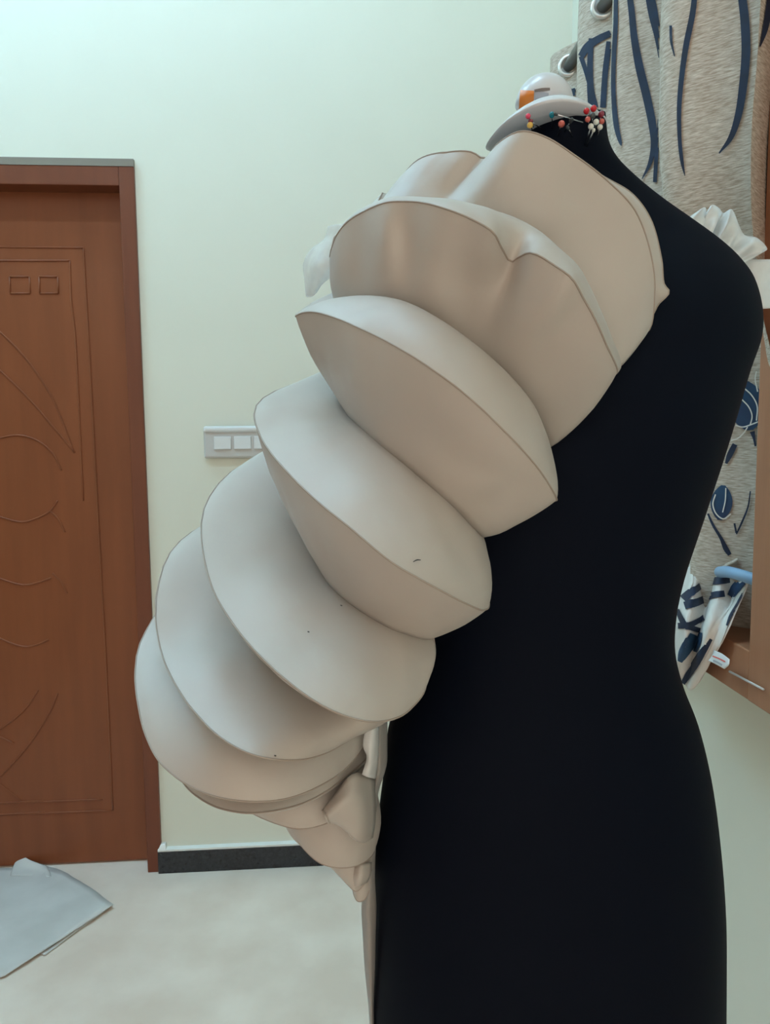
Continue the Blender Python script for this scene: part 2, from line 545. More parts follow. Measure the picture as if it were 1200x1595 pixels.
for y, xl, xr, hd in rows:
    a = P(xl, y, BY); b = P(xr, y, BY)
    # narrow the ring so that its seen edge, not its widest chord, falls on the measured outline
    tl_, tr_ = a.x / BY, b.x / BY
    al, br = a.x, b.x
    for _ in range(10):
        c0, w0 = (al + br) / 2, (br - al) / 2
        rat = []
        for k in range(180):
            c, s_ = math.cos(k * math.pi / 90), math.sin(k * math.pi / 90)
            rat.append((c0 + w0 * math.copysign(abs(c) ** 0.93, c)) / (BY + hd * math.copysign(abs(s_) ** 0.93, s_)))
        br += (tr_ - max(rat)) * BY
        al += (tl_ - min(rat)) * BY
    ctrl.append((al, br, (a.z + b.z) / 2, hd))
vecL = catmull([Vector((c[0], c[2], c[3])) for c in ctrl], n=5)
vecR = catmull([Vector((c[1], c[2], c[3])) for c in ctrl], n=5)
SEG = 72
zsh0, zsh1 = P(860, 540, BY).z, P(860, 420, BY).z
zneck0, zneck1 = P(860, 275, BY).z, P(860, 190, BY).z
verts, faces = [], []
for L_, R_ in zip(vecL, vecR):
    cx, w, z, hd = (L_.x + R_.x) / 2, (R_.x - L_.x) / 2, (L_.y + R_.y) / 2, L_.z
    for k in range(SEG):
        an = 2 * math.pi * k / SEG
        c, s = math.cos(an), math.sin(an)
        sh = min(max((z - zsh0) / (zsh1 - zsh0), 0), 1)
        e = 2 / (2.15 - 0.15 * sh)
        nk = min(max((z - zneck0) / (zneck1 - zneck0), 0), 1)
        verts.append(Vector((cx + w * math.copysign(abs(c) ** e, c), BY + hd * math.copysign(abs(s) ** e, s), z + nk * (0.012 * s + 0.004 * c))))
nr = len(vecL)
for i in range(nr - 1):
    for k in range(SEG):
        faces.append((i * SEG + k, (i + 1) * SEG + k, (i + 1) * SEG + (k + 1) % SEG, i * SEG + (k + 1) % SEG))
faces.append(tuple(range(SEG)))
faces.append(tuple((nr - 1) * SEG + k for k in range(SEG))[::-1])
body = mesh_obj('torso', verts, faces, M_black, form)
body_bvh = BVHTree.FromPolygons([tuple(v) for v in verts], [f for f in faces])
zbot = vecL[-1].y
bx = (vecL[-1].x + vecR[-1].x) / 2
lathe('pole', [(0.016, 0.03), (0.016, zbot + 0.01)], M_iron, form, Vector((bx, BY, 0)), seg=16)
lathe('hub', [(0.03, 0.06), (0.032, 0.075), (0.032, 0.12), (0.02, 0.135)], M_iron, form, Vector((bx, BY, 0)), seg=20)
for k in range(5):
    an = 2 * math.pi * k / 5 + 0.3
    d = Vector((math.cos(an), math.sin(an), 0))
    o = Vector((bx, BY, 0))
    tube('foot', [o + d * 0.02 + Vector((0, 0, .10)), o + d * .12 + Vector((0, 0, .075)), o + d * 0.23 + Vector((0, 0, 0.014))], 0.012, M_iron, form)

# ------------------------------------------------------------------ lofted loops
NF, NB = 76, 30
def loop(pts, iL=0, back=0.07):
    """pts: (px, py, depth) from the far left round the near side to the right end"""
    v = [P(*p) for p in pts]
    a, b = v[0], v[-1]
    mid = (a + b) / 2
    mid.y = max(a.y, b.y) + back
    q1 = b.lerp(mid, 0.5); q1.y = b.y + back * 0.7
    q2 = a.lerp(mid, 0.5); q2.y = a.y + back * 0.7
    full = v + [q1, mid, q2]
    n = 10
    c = catmull(full, closed=True, n=n)
    iR = (len(pts) - 1) * n
    i0 = iL * n
    front = c[i0:iR + 1]
    rear = c[iR:] + c[:i0 + 1]
    return resample(front, NF) + resample(rear, NB)

def loft(name, loops, bulges, m, parent, rims=(), steps=9, wrinkle=0.0012, seed=0, cap=True, pipe=None, freq=22, lbul=0.0, dents=()):
    N = NF + NB
    cen = Vector()
    for l in loops:
        for p in l:
            cen += p
    cen /= len(loops) * N
    verts, ringidx = [], []
    for li in range(len(loops) - 1):
        A, Bl = loops[li], loops[li + 1]
        for s in range(steps + (1 if li == len(loops) - 2 else 0)):
            t = s / steps
            if s == 0:
                ringidx.append((li, len(verts) // N))
            for i in range(N):
                a, b = A[i], Bl[i]
                p = a.lerp(b, t)
                ch = b - a
                o = p - cen
                if ch.length > 1e-6:
                    cn = ch.normalized()
                    o = o - cn * o.dot(cn)
                if o.length > 1e-6:
                    o.normalize()
                dd = min(abs(i - (N - 8)), N - abs(i - (N - 8)))
                bw = 1 + lbul * math.exp(-(dd / 15.0) ** 2)
                p = p + o * (bw * bulges[li] * ch.length * math.sin(math.pi * t) ** 0.8 if 0 < t < 1 else 0)
                if wrinkle:
                    amp = wrinkle * (math.sin(math.pi * t) * 0.8 + 0.2)
                    w = noise.noise(p * freq + Vector((seed * 3.1, 0, 0))) + 0.5 * noise.noise(p * freq * 2.3 + Vector((0, seed * 1.7, 0)))
                    p = p + o * amp * w
                verts.append(p)
    for k, p in enumerate(verts):
        q = WC @ (p - CAM)
        qx, qy = CX + F * q.x / -q.z, CY - F * q.y / -q.z
        for dx, dy, rx, ry, ang, dep in dents:
            ca, sa = math.cos(math.radians(ang)), math.sin(math.radians(ang))
            ex, ey = qx - dx, qy - dy
            u, v = (ex * ca + ey * sa) / rx, (-ex * sa + ey * ca) / ry
            g = math.exp(-(u * u + v * v))
            if g > 0.01 and p.y < 0.64:
                verts[k] = verts[k] + Vector((0, dep * g, 0))
    nrings = len(verts) // N
    faces = []
    for r in range(nrings - 1):
        for i in range(N):
            j = (i + 1) % N
            faces.append((r * N + i, r * N + j, (r + 1) * N + j, (r + 1) * N + i))
    if cap:
        faces.append(tuple(range(N))[::-1])
        faces.append(tuple((nrings - 1) * N + i for i in range(N)))
    sharp = []
    rimpts = []
    for r in rims:
        row = r * steps
        for i in range(N):
            sharp.append((row * N + i, row * N + (i + 1) % N))
        rimpts.append([verts[row * N + i] for i in range(N)])
    o = mesh_obj(name, verts, faces, m, parent, sharp=sharp)
    bmx = bmesh.new(); bmx.from_mesh(o.data); bmesh.ops.recalc_face_normals(bmx, faces=bmx.faces); bmx.to_mesh(o.data); bmx.free()
    for rp in rimpts:
        if pipe:
            tube('seam', rp, pipe, M_pipe, o, seg=6, closed=True)
    return o

SL = thing('puffed_sleeve', 'cream fabric sleeve of stacked puffed discs sweeping across the black dress form', 'garment', P(580, 1400, 0.66))

rim0 = loop([(600, 300, .735), (590, 322, .71), (612, 296, .69), (650, 250, .66), (700, 236, .635), (738, 235, .62), (757, 244, .615), (776, 224, .60),
             (810, 206, .585), (850, 213, .577), (900, 243, .575), (950, 284, .58), (990, 328, .585), (1013, 390, .592), (1020, 450, .60), (1006, 520, .617)], 1)
top0 = loop([(650, 290, .76), (640, 330, .72), (660, 300, .70), (700, 270, .68), (760, 262, .66), (820, 245, .645), (880, 262, .64), (940, 300, .64), (985, 350, .64), (1000, 420, .645), (1000, 480, .65)], 1)
val01 = loop([(560, 360, .74), (545, 400, .71), (575, 360, .66), (640, 345, .63), (720, 345, .605), (790, 365, .595), (850, 405, .595), (905, 480, .592), (940, 540, .592), (960, 577, .600)], 1)
up1 = loop([(550, 350, .72), (525, 390, .685), (545, 345, .64), (600, 313, .60), (660, 310, .58), (725, 316, .565), (790, 333, .56), (850, 366, .555), (900, 425, .56), (935, 490, .57), (957, 560, .59)], 1)
rim1 = loop([(530, 360, .70), (514, 400, .67), (524, 368, .64), (545, 342, .615), (590, 320, .585), (640, 313, .56), (700, 326, .535), (748, 343, .52),
             (770, 358, .518), (785, 386, .532), (799, 404, .54), (812, 397, .532), (830, 393, .518), (870, 420, .512), (915, 475, .515), (944, 535, .53), (959, 583, .56)], 1)
val12 = loop([(540, 450, .72), (521, 470, .68), (560, 475, .63), (620, 490, .60), (700, 535, .585), (780, 600, .58), (830, 655, .59), (857, 697, .61)], 1)
up2 = loop([(520, 462, .71), (463, 488, .665), (510, 467, .63), (585, 461, .59), (645, 475, .565), (720, 520, .55), (790, 580, .55), (836, 638, .56), (853, 700, .58)], 1)
rim2 = loop([(520, 475, .70), (461, 493, .655), (472, 487, .635), (497, 487, .605), (560, 511, .56), (640, 553, .525), (720, 610, .507), (790, 675, .51), (843, 735, .53), (866, 780, .56)], 1)
val23 = loop([(600, 545, .76), (552, 585, .73), (536, 632, .68), (580, 682, .60), (640, 732, .572), (700, 784, .563), (754, 837, .59)], 2)
rim3 = loop([(560, 580, .77), (505, 587, .75), (450, 601, .72), (408, 622, .685), (396, 645, .65), (404, 676, .62), (430, 716, .58), (480, 768, .54), (545, 822, .507),
             (610, 876, .492), (680, 916, .497), (730, 942, .515), (754, 950, .535), (761, 935, .56)], 4)
val34 = loop([(580, 640, .80), (515, 680, .77), (480, 745, .73), (468, 795, .70), (480, 850, .655), (500, 892, .625), (522, 921, .60), (570, 957, .57), (620, 984, .556), (676, 992, .575)], 3)
rim4 = loop([(470, 690, .80), (415, 706, .765), (360, 735, .73), (326, 774, .69), (314, 812, .65), (316, 860, .61), (335, 925, .565), (380, 995, .52), (440, 1055, .487),
             (510, 1103, .472), (565, 1122, .478), (605, 1122, .492), (640, 1104, .515), (664, 1060, .545)], 4)
val45 = loop([(480, 750, .82), (420, 790, .79), (385, 860, .74), (380, 920, .70), (400, 980, .655), (430, 1020, .62), (500, 1078, .57), (570, 1103, .555), (612, 1103, .565), (640, 1072, .59)], 3)
rim5 = loop([(390, 790, .82), (330, 813, .79), (290, 835, .755), (262, 866, .72), (246, 915, .68), (242, 960, .65), (250, 1010, .62), (270, 1060, .582), (305, 1112, .545), (350, 1153, .52),
             (400, 1177, .507), (450, 1184, .512), (500, 1176, .535), (545, 1152, .565), (582, 1122, .61)], 5)
val56 = loop([(400, 860, .82), (345, 890, .785), (308, 950, .745), (300, 1010, .70), (330, 1075, .63), (380, 1122, .58), (430, 1145, .567), (500, 1140, .58), (548, 1120, .605), (580, 1100, .64)], 3)
rim6 = loop([(320, 900, .80), (262, 930, .765), (236, 968, .735), (217, 1005, .705), (211, 1042, .675), (213, 1085, .64), (225, 1140, .605), (250, 1188, .575), (295, 1224, .552),
             (340, 1242, .54), (390, 1249, .536), (440, 1245, .542), (490, 1228, .558), (535, 1200, .585), (565, 1165, .615), (583, 1130, .65)], 4)
val67 = loop([(380, 980, .81), (310, 1005, .78), (275, 1055, .74), (270, 1105, .70), (295, 1160, .65), (335, 1202, .60), (400, 1220, .582), (470, 1210, .592), (530, 1180, .615), (575, 1135, .66)], 3)
rim7 = loop([(300, 1110, .75), (262, 1150, .70), (285, 1218, .615), (312, 1244, .588), (345, 1260, .57), (385, 1267, .562), (430, 1263, .565), (480, 1248, .58), (530, 1217, .605), (578, 1165, .65)], 1)
val78 = loop([(380, 1180, .77), (340, 1215, .70), (385, 1240, .625), (430, 1250, .61), (480, 1240, .61), (530, 1215, .625), (578, 1175, .665)], 1)
rim8 = loop([(400, 1225, .76), (372, 1252, .67), (398, 1269, .63), (430, 1283, .612), (462, 1291, .605), (492, 1288, .605), (525, 1274, .612), (560, 1245, .635), (583, 1210, .67)], 1)
val89 = loop([(460, 1230, .76), (430, 1262, .69), (465, 1275, .645), (500, 1272, .64), (540, 1250, .645), (582, 1215, .68)], 1)
rim9 = loop([(470, 1255, .77), (440, 1272, .70), (457, 1298, .665), (475, 1324, .65), (500, 1345, .64), (530, 1352, .638), (560, 1347, .645), (583, 1325, .67)], 1)
val9 = loop([(510, 1300, .76), (495, 1330, .69), (520, 1342, .66), (550, 1338, .66), (580, 1315, .68)], 1)
rim10 = loop([(530, 1330, .75), (515, 1346, .69), (527, 1361, .672), (543, 1379, .665), (555, 1388, .662), (569, 1375, .664), (581, 1348, .68)], 1)
val10 = loop([(550, 1350, .75), (545, 1368, .69), (556, 1376, .675), (568, 1366, .675), (581, 1345, .69)], 1)
rim11 = loop([(556, 1360, .75), (549, 1378, .69), (552, 1395, .68), (558, 1404, .675), (567, 1402, .675), (576, 1385, .678), (582, 1358, .69)], 1)

specs = [
    ([top0, rim0, val01], [0.06, 0.05], (1,), 0),
    ([val01, up1, rim1, val12], [0.03, 0.08, 0.06], (2,), 1),
    ([val12, up2, rim2, val23], [0.03, 0.07, 0.05], (2,), 2),
    ([val23, rim3, val34], [0.06, 0.05], (1,), 3),
    ([val34, rim4, val45], [0.08, 0.05], (1,), 4),
    ([val45, rim5, val56], [0.10, 0.08], (1,), 5),
    ([val56, rim6, val67], [0.14, 0.08], (1,), 6),
    ([val67, rim7, val78], [0.05, 0.10], (1,), 7),
    ([val78, rim8, val89], [0.08, 0.10], (1,), 8),
    ([val89, rim9, val9], [0.10, 0.10], (1,), 9),
    ([val9, rim10, val10], [0.10, 0.08], (1,), 10),
    ([val10, rim11, [p.lerp(sum(rim11, Vector()) / len(rim11), 0.5) for p in rim11]], [0.08, 0.0], (1,), 11),
]
DENTS = {   # soft hollows (+) and ridges (-) in the stuffed cloth
    0: [(725, 280, 22, 55, 35, .010), (790, 260, 30, 70, 20, -.004), (690, 285, 28, 45, 20, .004), (905, 300, 30, 80, -20, .003)],
    1: [(735, 450, 40, 95, 5, .020), (850, 480, 26, 80, 40, -.012), (800, 420, 18, 40, 20, .008), (600, 385, 20, 60, 0, -.008), (640, 390, 22, 60, 0, .006), (560, 390, 18, 55, 0, .004)],
    2: [(520, 540, 20, 60, -25, .004), (700, 700, 120, 40, 35, .004)],
    3: [(450, 650, 45, 14, -25, .0015)],
    4: [(420, 790, 70, 12, -8, .001), (430, 815, 60, 10, 5, -.0008), (360, 770, 40, 10, -35, -.001)],
    5: [(300, 900, 12, 60, 20, .0015), (325, 925, 30, 10, -10, -.0015), (275, 900, 10, 50, 25, -.001)],
    6: [(235, 1010, 25, 12, -20, .002)],
}
segs = []
for loops_, bul, rims, sd in specs:
    big = sd < 7
    segs.append(loft('puff_segment', loops_, bul, M_cream, SL, rims, steps=10, wrinkle=0.0022 if big else 0.0012, seed=sd,
                     lbul={3: .8, 4: .8, 5: .1, 6: .3}.get(sd, .3), dents=DENTS.get(sd, ()),
                     pipe=0.0007 if sd < 8 else 0.0005))

# second layer showing behind the topmost puff, with its little corner
r0b = loop([(770, 262, .70), (760, 262, .66), (820, 225, .63), (880, 236, .615), (940, 275, .61), (985, 302, .612), (1014, 342, .615), (1031, 405, .618), (1035, 443, .62), (1043, 455, .618), (1026, 474, .622), (1014, 492, .63)], 1)
v0b = loop([(780, 270, .70), (775, 268, .66), (825, 235, .625), (880, 252, .608), (935, 290, .603), (975, 325, .604), (1002, 370, .607), (1012, 420, .611), (1013, 450, .615), (1012, 470, .618), (1008, 490, .625)], 1)
t0b = [p + Vector((0, 0.03, 0)) for p in r0b]
loft('puff_segment', [t0b, r0b, v0b], [0.02, 0.12], M_cream, SL, (1,), steps=5, wrinkle=0.001, seed=21, pipe=0.0007)

def sheet(name, grid, m, parent=None, thick=0.0008, sub=4, wr=0.0):
    """grid: rows of world points, smoothed both ways and given thickness"""
    rows_ = [catmull(r, n=sub) for r in grid]
    cols = list(zip(*rows_))
    cols = [catmull(list(c), n=sub) for c in cols]
    nc, nr_ = len(cols), len(cols[0])
    verts = [cols[c][r] for r in range(nr_) for c in range(nc)]
    if wr:
        verts = [v + Vector((noise.noise(v * 40), noise.noise(v * 40 + Vector((9, 0, 0))), noise.noise(v * 40 + Vector((0, 7, 0))))) * wr for v in verts]
    faces = [(r * nc + c, r * nc + c + 1, (r + 1) * nc + c + 1, (r + 1) * nc + c) for r in range(nr_ - 1) for c in range(nc - 1)]
    o = mesh_obj(name, verts, faces, m, parent)
    if thick:
        md = o.modifiers.new('thickness', 'SOLIDIFY')
        md.thickness = thick
        md.offset = 0
    return o

# crumpled folds where the sleeve narrows at the hip
cf = sheet('crumpled_fold', [
    [P(503, 1262, .600), P(525, 1235, .598), P(548, 1206, .60), P(583, 1212, .625)],
    [P(508, 1272, .592), P(530, 1252, .585), P(556, 1240, .592), P(584, 1245, .625)],
    [P(513, 1281, .600), P(530, 1275, .592), P(560, 1275, .597), P(584, 1280, .632)],
    [P(522, 1277, .612), P(546, 1300, .605), P(562, 1312, .61), P(580, 1305, .64)]], M_cream, SL, 0.0015)
sheet('crumpled_fold', [
    [P(571, 1128, .600), P(583, 1126, .600), P(590, 1128, .612)],
    [P(566, 1160, .600), P(578, 1163, .596), P(590, 1160, .615)],
    [P(572, 1180, .605), P(576, 1185, .600), P(588, 1190, .62)],
    [P(564, 1206, .602), P(572, 1210, .602), P(585, 1213, .625)]], M_organza2, SL, 0.001)
tube('fold_light_edge', catmull([P(503, 1262, .599), P(508, 1273, .591), P(513, 1281, .598), P(522, 1277, .606), P(531, 1276, .598), P(538, 1286, .601), P(546, 1300, .604), P(557, 1309, .608)], n=5),
     0.0011, M_cream, cf, seg=8)  # thin bead added to mimic the light edge of the fold
sheet('crumpled_fold', [
    [P(548, 1352, .662), P(562, 1346, .655), P(579, 1343, .665)],
    [P(548, 1368, .660), P(561, 1364, .650), P(578, 1360, .662)],
    [P(551, 1382, .662), P(560, 1380, .655), P(572, 1374, .664)]], M_cream, SL, 0.001)
# lining that runs down along the hip
sheet('lining_strip', [
    [P(583, 1120, .640), P(590, 1120, .618), P(603, 1118, .640)],
    [P(582, 1160, .640), P(590, 1160, .618), P(603, 1162, .640)],
    [P(582, 1195, .640), P(590, 1197, .622), P(602, 1192, .645)],
    [P(580, 1235, .655), P(584, 1235, .645), P(589, 1235, .655)],
    [P(577, 1300, .675), P(581, 1300, .665), P(586, 1300, .675)],
    [P(570, 1365, .690), P(577, 1365, .675), P(584, 1365, .685)],
    [P(564, 1410, .700), P(574, 1412, .680), P(586, 1410, .690)],
    [P(566, 1460, .705), P(576, 1462, .685), P(585, 1460, .695)],
    [P(569, 1510, .710), P(577, 1512, .692), P(584, 1510, .70)],
    [P(575, 1570, .715), P(579, 1572, .700), P(582, 1570, .71)],
    [P(578, 1640, .715), P(580, 1640, .705), P(583, 1640, .71)]], M_lining, SL, 0.0008, sub=4)
# sheer flap peeping out at the far left
sheet('organza_flap', [
    [P(511, 353, .735), P(522, 350, .725), P(535, 349, .715)],
    [P(506, 371, .735), P(516, 370, .725), P(530, 372, .715)],
    [P(484, 389, .742), P(503, 392, .722), P(528, 396, .715)],
    [P(473, 410, .745), P(497, 415, .715), P(525, 412, .715)],
    [P(475, 437, .742), P(495, 440, .722), P(520, 428, .72)],
    [P(477, 462, .745), P(488, 461, .735), P(500, 440, .73)]], M_organza, SL, 0.0006, sub=6)
sheet('organza_flap', [
    [P(492, 405, .748), P(505, 398, .75), P(525, 392, .74)],
    [P(489, 419, .745), P(503, 416, .75), P(525, 412, .74)],
    [P(477, 452, .75), P(492, 448, .75), P(510, 430, .74)],
    [P(479, 463, .752), P(487, 461, .75), P(493, 456, .745)]], M_organza, SL, 0.0006, sub=6)
# stray pencil marks on the cloth
def surf(o):
    dg = None
    me = o.data
    return BVHTree.FromPolygons([tuple(o.matrix_world @ v.co) for v in me.vertices], [tuple(p.vertices) for p in me.polygons])
bpy.context.view_layer.update()
def hit(bvh, px, py, lift=0.0006):
    d = ray(px, py)
    loc, nor, idx, dist = bvh.ray_cast(CAM, d)
    if loc is None:
        return None
    if nor.dot(d) > 0:
        nor = -nor
    return loc + nor * lift - d * lift
def ribbon(name, bvh, pts, m, parent, lift=0.0008, n=6, across=3):
    """flat print laid on a surface: pts are (px, py, width)"""
    c = catmull([Vector(p) for p in pts], n=n)
    rows_ = []
    for i, p in enumerate(c):
        t = c[min(i + 1, len(c) - 1)] - c[max(i - 1, 0)]
        t.z = 0
        if t.length < 1e-6:
            continue
        t.normalize()
        nx, ny = -t.y, t.x
        row = []
        for k in range(across + 1):
            s = (k / across - 0.5) * p.z
            row.append(hit(bvh, p.x + nx * s, p.y + ny * s, lift))
        rows_.append(row)
    verts, faces, idx = [], [], {}
    def vid(r, k):
        if (r, k) not in idx:
            idx[(r, k)] = len(verts)
            verts.append(rows_[r][k])
        return idx[(r, k)]
    for r in range(len(rows_) - 1):
        for k in range(across):
            q = [rows_[r][k], rows_[r][k + 1], rows_[r + 1][k + 1], rows_[r + 1][k]]
            if any(v is None for v in q):
                continue
            if max((q[0] - q[2]).length, (q[1] - q[3]).length) > 0.05:
                continue
            faces.append((vid(r, k), vid(r, k + 1), vid(r + 1, k + 1), vid(r + 1, k)))
    if not faces:
        return None
    # keep the one largest connected piece of the print
    root = list(range(len(verts)))
    def find(a):
        while root[a] != a:
            root[a] = root[root[a]]
            a = root[a]
        return a
    for f in faces:
        for a in f[1:]:
            root[find(a)] = find(f[0])
    cnt = {}
    for f in faces:
        cnt[find(f[0])] = cnt.get(find(f[0]), 0) + 1
    best = max(cnt, key=cnt.get)
    faces = [f for f in faces if find(f[0]) == best]
    used = sorted({a for f in faces for a in f})
    mp = {a: i for i, a in enumerate(used)}
    return mesh_obj(name, [verts[a] for a in used], [tuple(mp[a] for a in f) for f in faces], m, parent)
b3, b4, b5 = surf(segs[3]), surf(segs[4]), surf(segs[5])
ribbon('pencil_mark', b3, [(643, 876, 1.0), (649, 873, 2.2), (655, 873, 1.2)], M_mark, segs[3])
ribbon('pencil_mark', b4, [(479, 985, 2), (482, 986, 2)], M_mark, segs[4])
ribbon('pencil_mark', b4, [(530, 944, 1.6), (533, 945, 1.6)], M_mark, segs[4])
ribbon('pencil_mark', b5, [(427, 1177, 2.2), (430, 1178, 2.2)], M_mark, segs[5])

# ------------------------------------------------------------------ neck cap, knob and pins
capt = thing('neck_cap', 'white dished plastic cap with rounded knob on top of the dress form neck', 'neck cap', P(873, 190, BY))
cap_rim = loop([(770, 238, .75), (757, 229, .72), (773, 204, .69), (800, 181, .667), (835, 163, .652), (870, 156, .648), (905, 160, .652), (930, 172, .668), (943, 190, .70)], 1, 0.03)
cap_low = loop([(806, 236, .74), (800, 226, .72), (815, 198, .678), (840, 184, .664), (870, 178, .660), (905, 180, .664), (930, 187, .678), (944, 202, .71)], 1, 0.03)
ctr = P(868, 176, .72)
cap_top = [p.lerp(ctr, 0.45) + Vector((0, 0, 0.006)) for p in cap_rim]
loft('dish', [cap_low, cap_rim, cap_top], [0.06, 0.10], M_capw, capt, (), steps=8, wrinkle=0)
kc = P(848, 164, .735)
kr = 43 / F * 0.735
prof = [(kr * 0.55, -kr * 0.5)] + [(kr * math.cos(a), kr * math.sin(a)) for a in [i * math.pi / 24 for i in range(0, 12)]] + [(0.0015, kr)]
knob = lathe('knob', prof, M_capw, capt, kc, Vector((0.03, 0, 1)), seg=40)
kb = surf(knob)
ribbon('orange_logo', kb, [(822, 141, 21), (821, 155, 22), (820, 172, 22)], M_orange, knob, 0.0004)
ribbon('grey_logo', kb, [(833, 142, 4), (845, 140, 5), (857, 139, 4)], M_greyprint, knob, 0.0004)
ribbon('grey_logo', kb, [(833, 150, 10), (844, 149, 11), (855, 149, 9)], M_greyl, knob, 0.0004)
ribbon('grey_logo', kb, [(834, 157, 4), (846, 156, 5), (858, 156, 4)], M_greyprint, knob, 0.0004)

HEADS = {
    'red': mat('red_pin_head', (0.55, 0.02, 0.03, 1), 0.25), 'pink': mat('pink_pin_head', (0.75, 0.06, 0.13, 1), 0.25),
    'coral': mat('coral_pin_head', (0.55, 0.12, 0.09, 1), 0.25), 'yellow': mat('yellow_pin_head', (0.70, 0.42, 0.09, 1), 0.25),
    'teal': mat('teal_pin_head', (0.01, 0.20, 0.26, 1), 0.25), 'white': mat('pearl_pin_head', (0.72, 0.72, 0.64, 1), 0.2),
    'black': mat('smoky_pin_head', (0.05, 0.06, 0.065, 1), 0.2), 'maroon': mat('maroon_pin_head', (0.22, 0.03, 0.05, 1), 0.25)}
def pin(label, colour, hx, hy, tx, ty, r=3.4, stretch=1.0, group=None, hd=.645, td=None):
    h = P(hx, hy, hd)
    if td is None:
        q = hit(body_bvh, tx, ty, 0.0)
        tip = q if q is not None else P(tx, ty, .67)
    else:
        tip = P(tx, ty, td)
    d = (tip - h).normalized()
    e = thing('dressmaker_pin', label, 'pin', h, group)
    rr = r / F * hd
    prof = [(0.0002, -rr * stretch)] + [(rr * math.cos(a), rr * stretch * math.sin(a)) for a in [i * math.pi / 12 for i in range(-5, 6)]] + [(0.0002, rr * stretch)]
    lathe('pin_head', prof, HEADS[colour], e, h, d, seg=14)
    tube('pin_shaft', [h + d * rr * 0.6, h.lerp(tip, .5), tip + d * 0.006], 0.0006, M_steel, e, seg=6)
G = 'pins stuck in the neck'
pin('pink pin with an upright barrel head left of the others', 'pink', 823, 181, 832, 199, 4, 1.5, G)
pin('dark pink ball pin touching the yellow one', 'maroon', 827, 189, 849, 204, 3.6, 1.3, G, .647)
pin('yellow ball headed pin at the left of the neck', 'yellow', 826, 195, 832, 208, 4.6, 0.8, G)
pin('teal blue barrel headed pin in the middle of the neck', 'teal', 860, 179, 861, 200, 4.2, 1.6, G)
pin('long dark pin lying across beside the teal one', 'black', 866, 178, 899, 188, 2.0, 2.2, G, .643, .650)
pin('coral ball headed pin below the teal one', 'coral', 875, 193, 870, 211, 5, 1.2, G)
pin('smoky clear pin leaning left beside the coral one', 'black', 890, 188, 880, 205, 3.4, 2.2, G)
pin('smoky clear pin leaning right beside the coral one', 'black', 885, 199, 892, 213, 3.0, 2.0, G)
pin('bright red pin at the left of the crowded cluster', 'red', 914, 173, 916, 192, 4.6, 1.2, G)
pin('bright red pin at the top of the crowded cluster', 'red', 925, 169, 923, 190, 4.8, 1.1, G)
pin('maroon pin at the right rim of the crowded cluster', 'maroon', 937, 178, 932, 196, 4.6, 1.2, G, .66)
pin('smoky dark pin in the heart of the crowded cluster', 'black', 923, 180, 922, 197, 4.6, 1.0, G, .64)
pin('coral pin low at the left of the crowded cluster', 'coral', 916, 186, 918, 200, 4.2, 1.1, G, .64)
pin('coral pin low at the right of the crowded cluster', 'coral', 938, 189, 934, 204, 4.0, 1.1, G, .66)
pin('pearl white pin at the bottom left of the cluster', 'white', 921, 197, 911, 227, 4.4, 1.0, G, .645)
pin('pearl white pin in the middle of the cluster', 'white', 929, 190, 926, 205, 4.4, 1.0, G, .648)
pin('pearl white pin at the bottom right of the cluster', 'white', 935, 198, 931, 210, 4.2, 1.0, G, .662)
pin('small pearl pin hanging under the cluster', 'white', 925, 203, 914, 228, 2.8, 1.2, G, .65)

# ------------------------------------------------------------------ ruffle behind the far shoulder
ruf = thing('organza_ruffle', 'white gathered organza ruffle standing up behind the black shoulder', 'fabric', P(1120, 400, .80))
outer = [(1066, 344, .80), (1082, 333, .79), (1097, 323, .775), (1101, 331, .81), (1110, 319, .785), (1120, 324, .80), (1127, 332, .82), (1139, 326, .785), (1145, 334, .81),
         (1151, 350, .82), (1160, 366, .81), (1180, 371, .79), (1194, 384, .785), (1192, 391, .80), (1172, 395, .815)]
inner = [(1050, 345), (1064, 350), (1075, 356), (1084, 361), (1092, 367), (1099, 372), (1106, 376), (1112, 381), (1118, 385), (1124, 390), (1130, 395), (1137, 399), (1143, 404), (1148, 408), (1152, 412)]
g0 = [P(x, y, d) for x, y, d in outer]
g2 = [P(x, y + 6, .775) for x, y in inner]
g1 = [a.lerp(b, .5) + Vector((0, (-.008 if i % 2 else .008), 0)) for i, (a, b) in enumerate(zip(g0, g2))]
sheet('ruffle_frill', [g0, g1, g2], M_organza2, ruf, 0.0006, sub=5)
sheet('ruffle_band', [
    [P(1148, 398, .80), P(1173, 404, .795), P(1200, 404, .80), P(1225, 406, .815)],
    [P(1160, 430, .80), P(1178, 432, .79), P(1200, 430, .80), P(1225, 432, .815)],
    [P(1170, 462, .80), P(1184, 460, .79), P(1200, 458, .80), P(1225, 458, .815)],
    [P(1176, 482, .80), P(1190, 481, .79), P(1203, 480, .80), P(1225, 478, .815)]], M_organza2, ruf, 0.0006, sub=5)
sheet('ruffle_band', [
    [P(1130, 388, .805), P(1150, 385, .805), P(1173, 394, .805)],
    [P(1140, 400, .805), P(1160, 398, .805), P(1182, 408, .805)]], M_lining, ruf, 0.0006, sub=4)

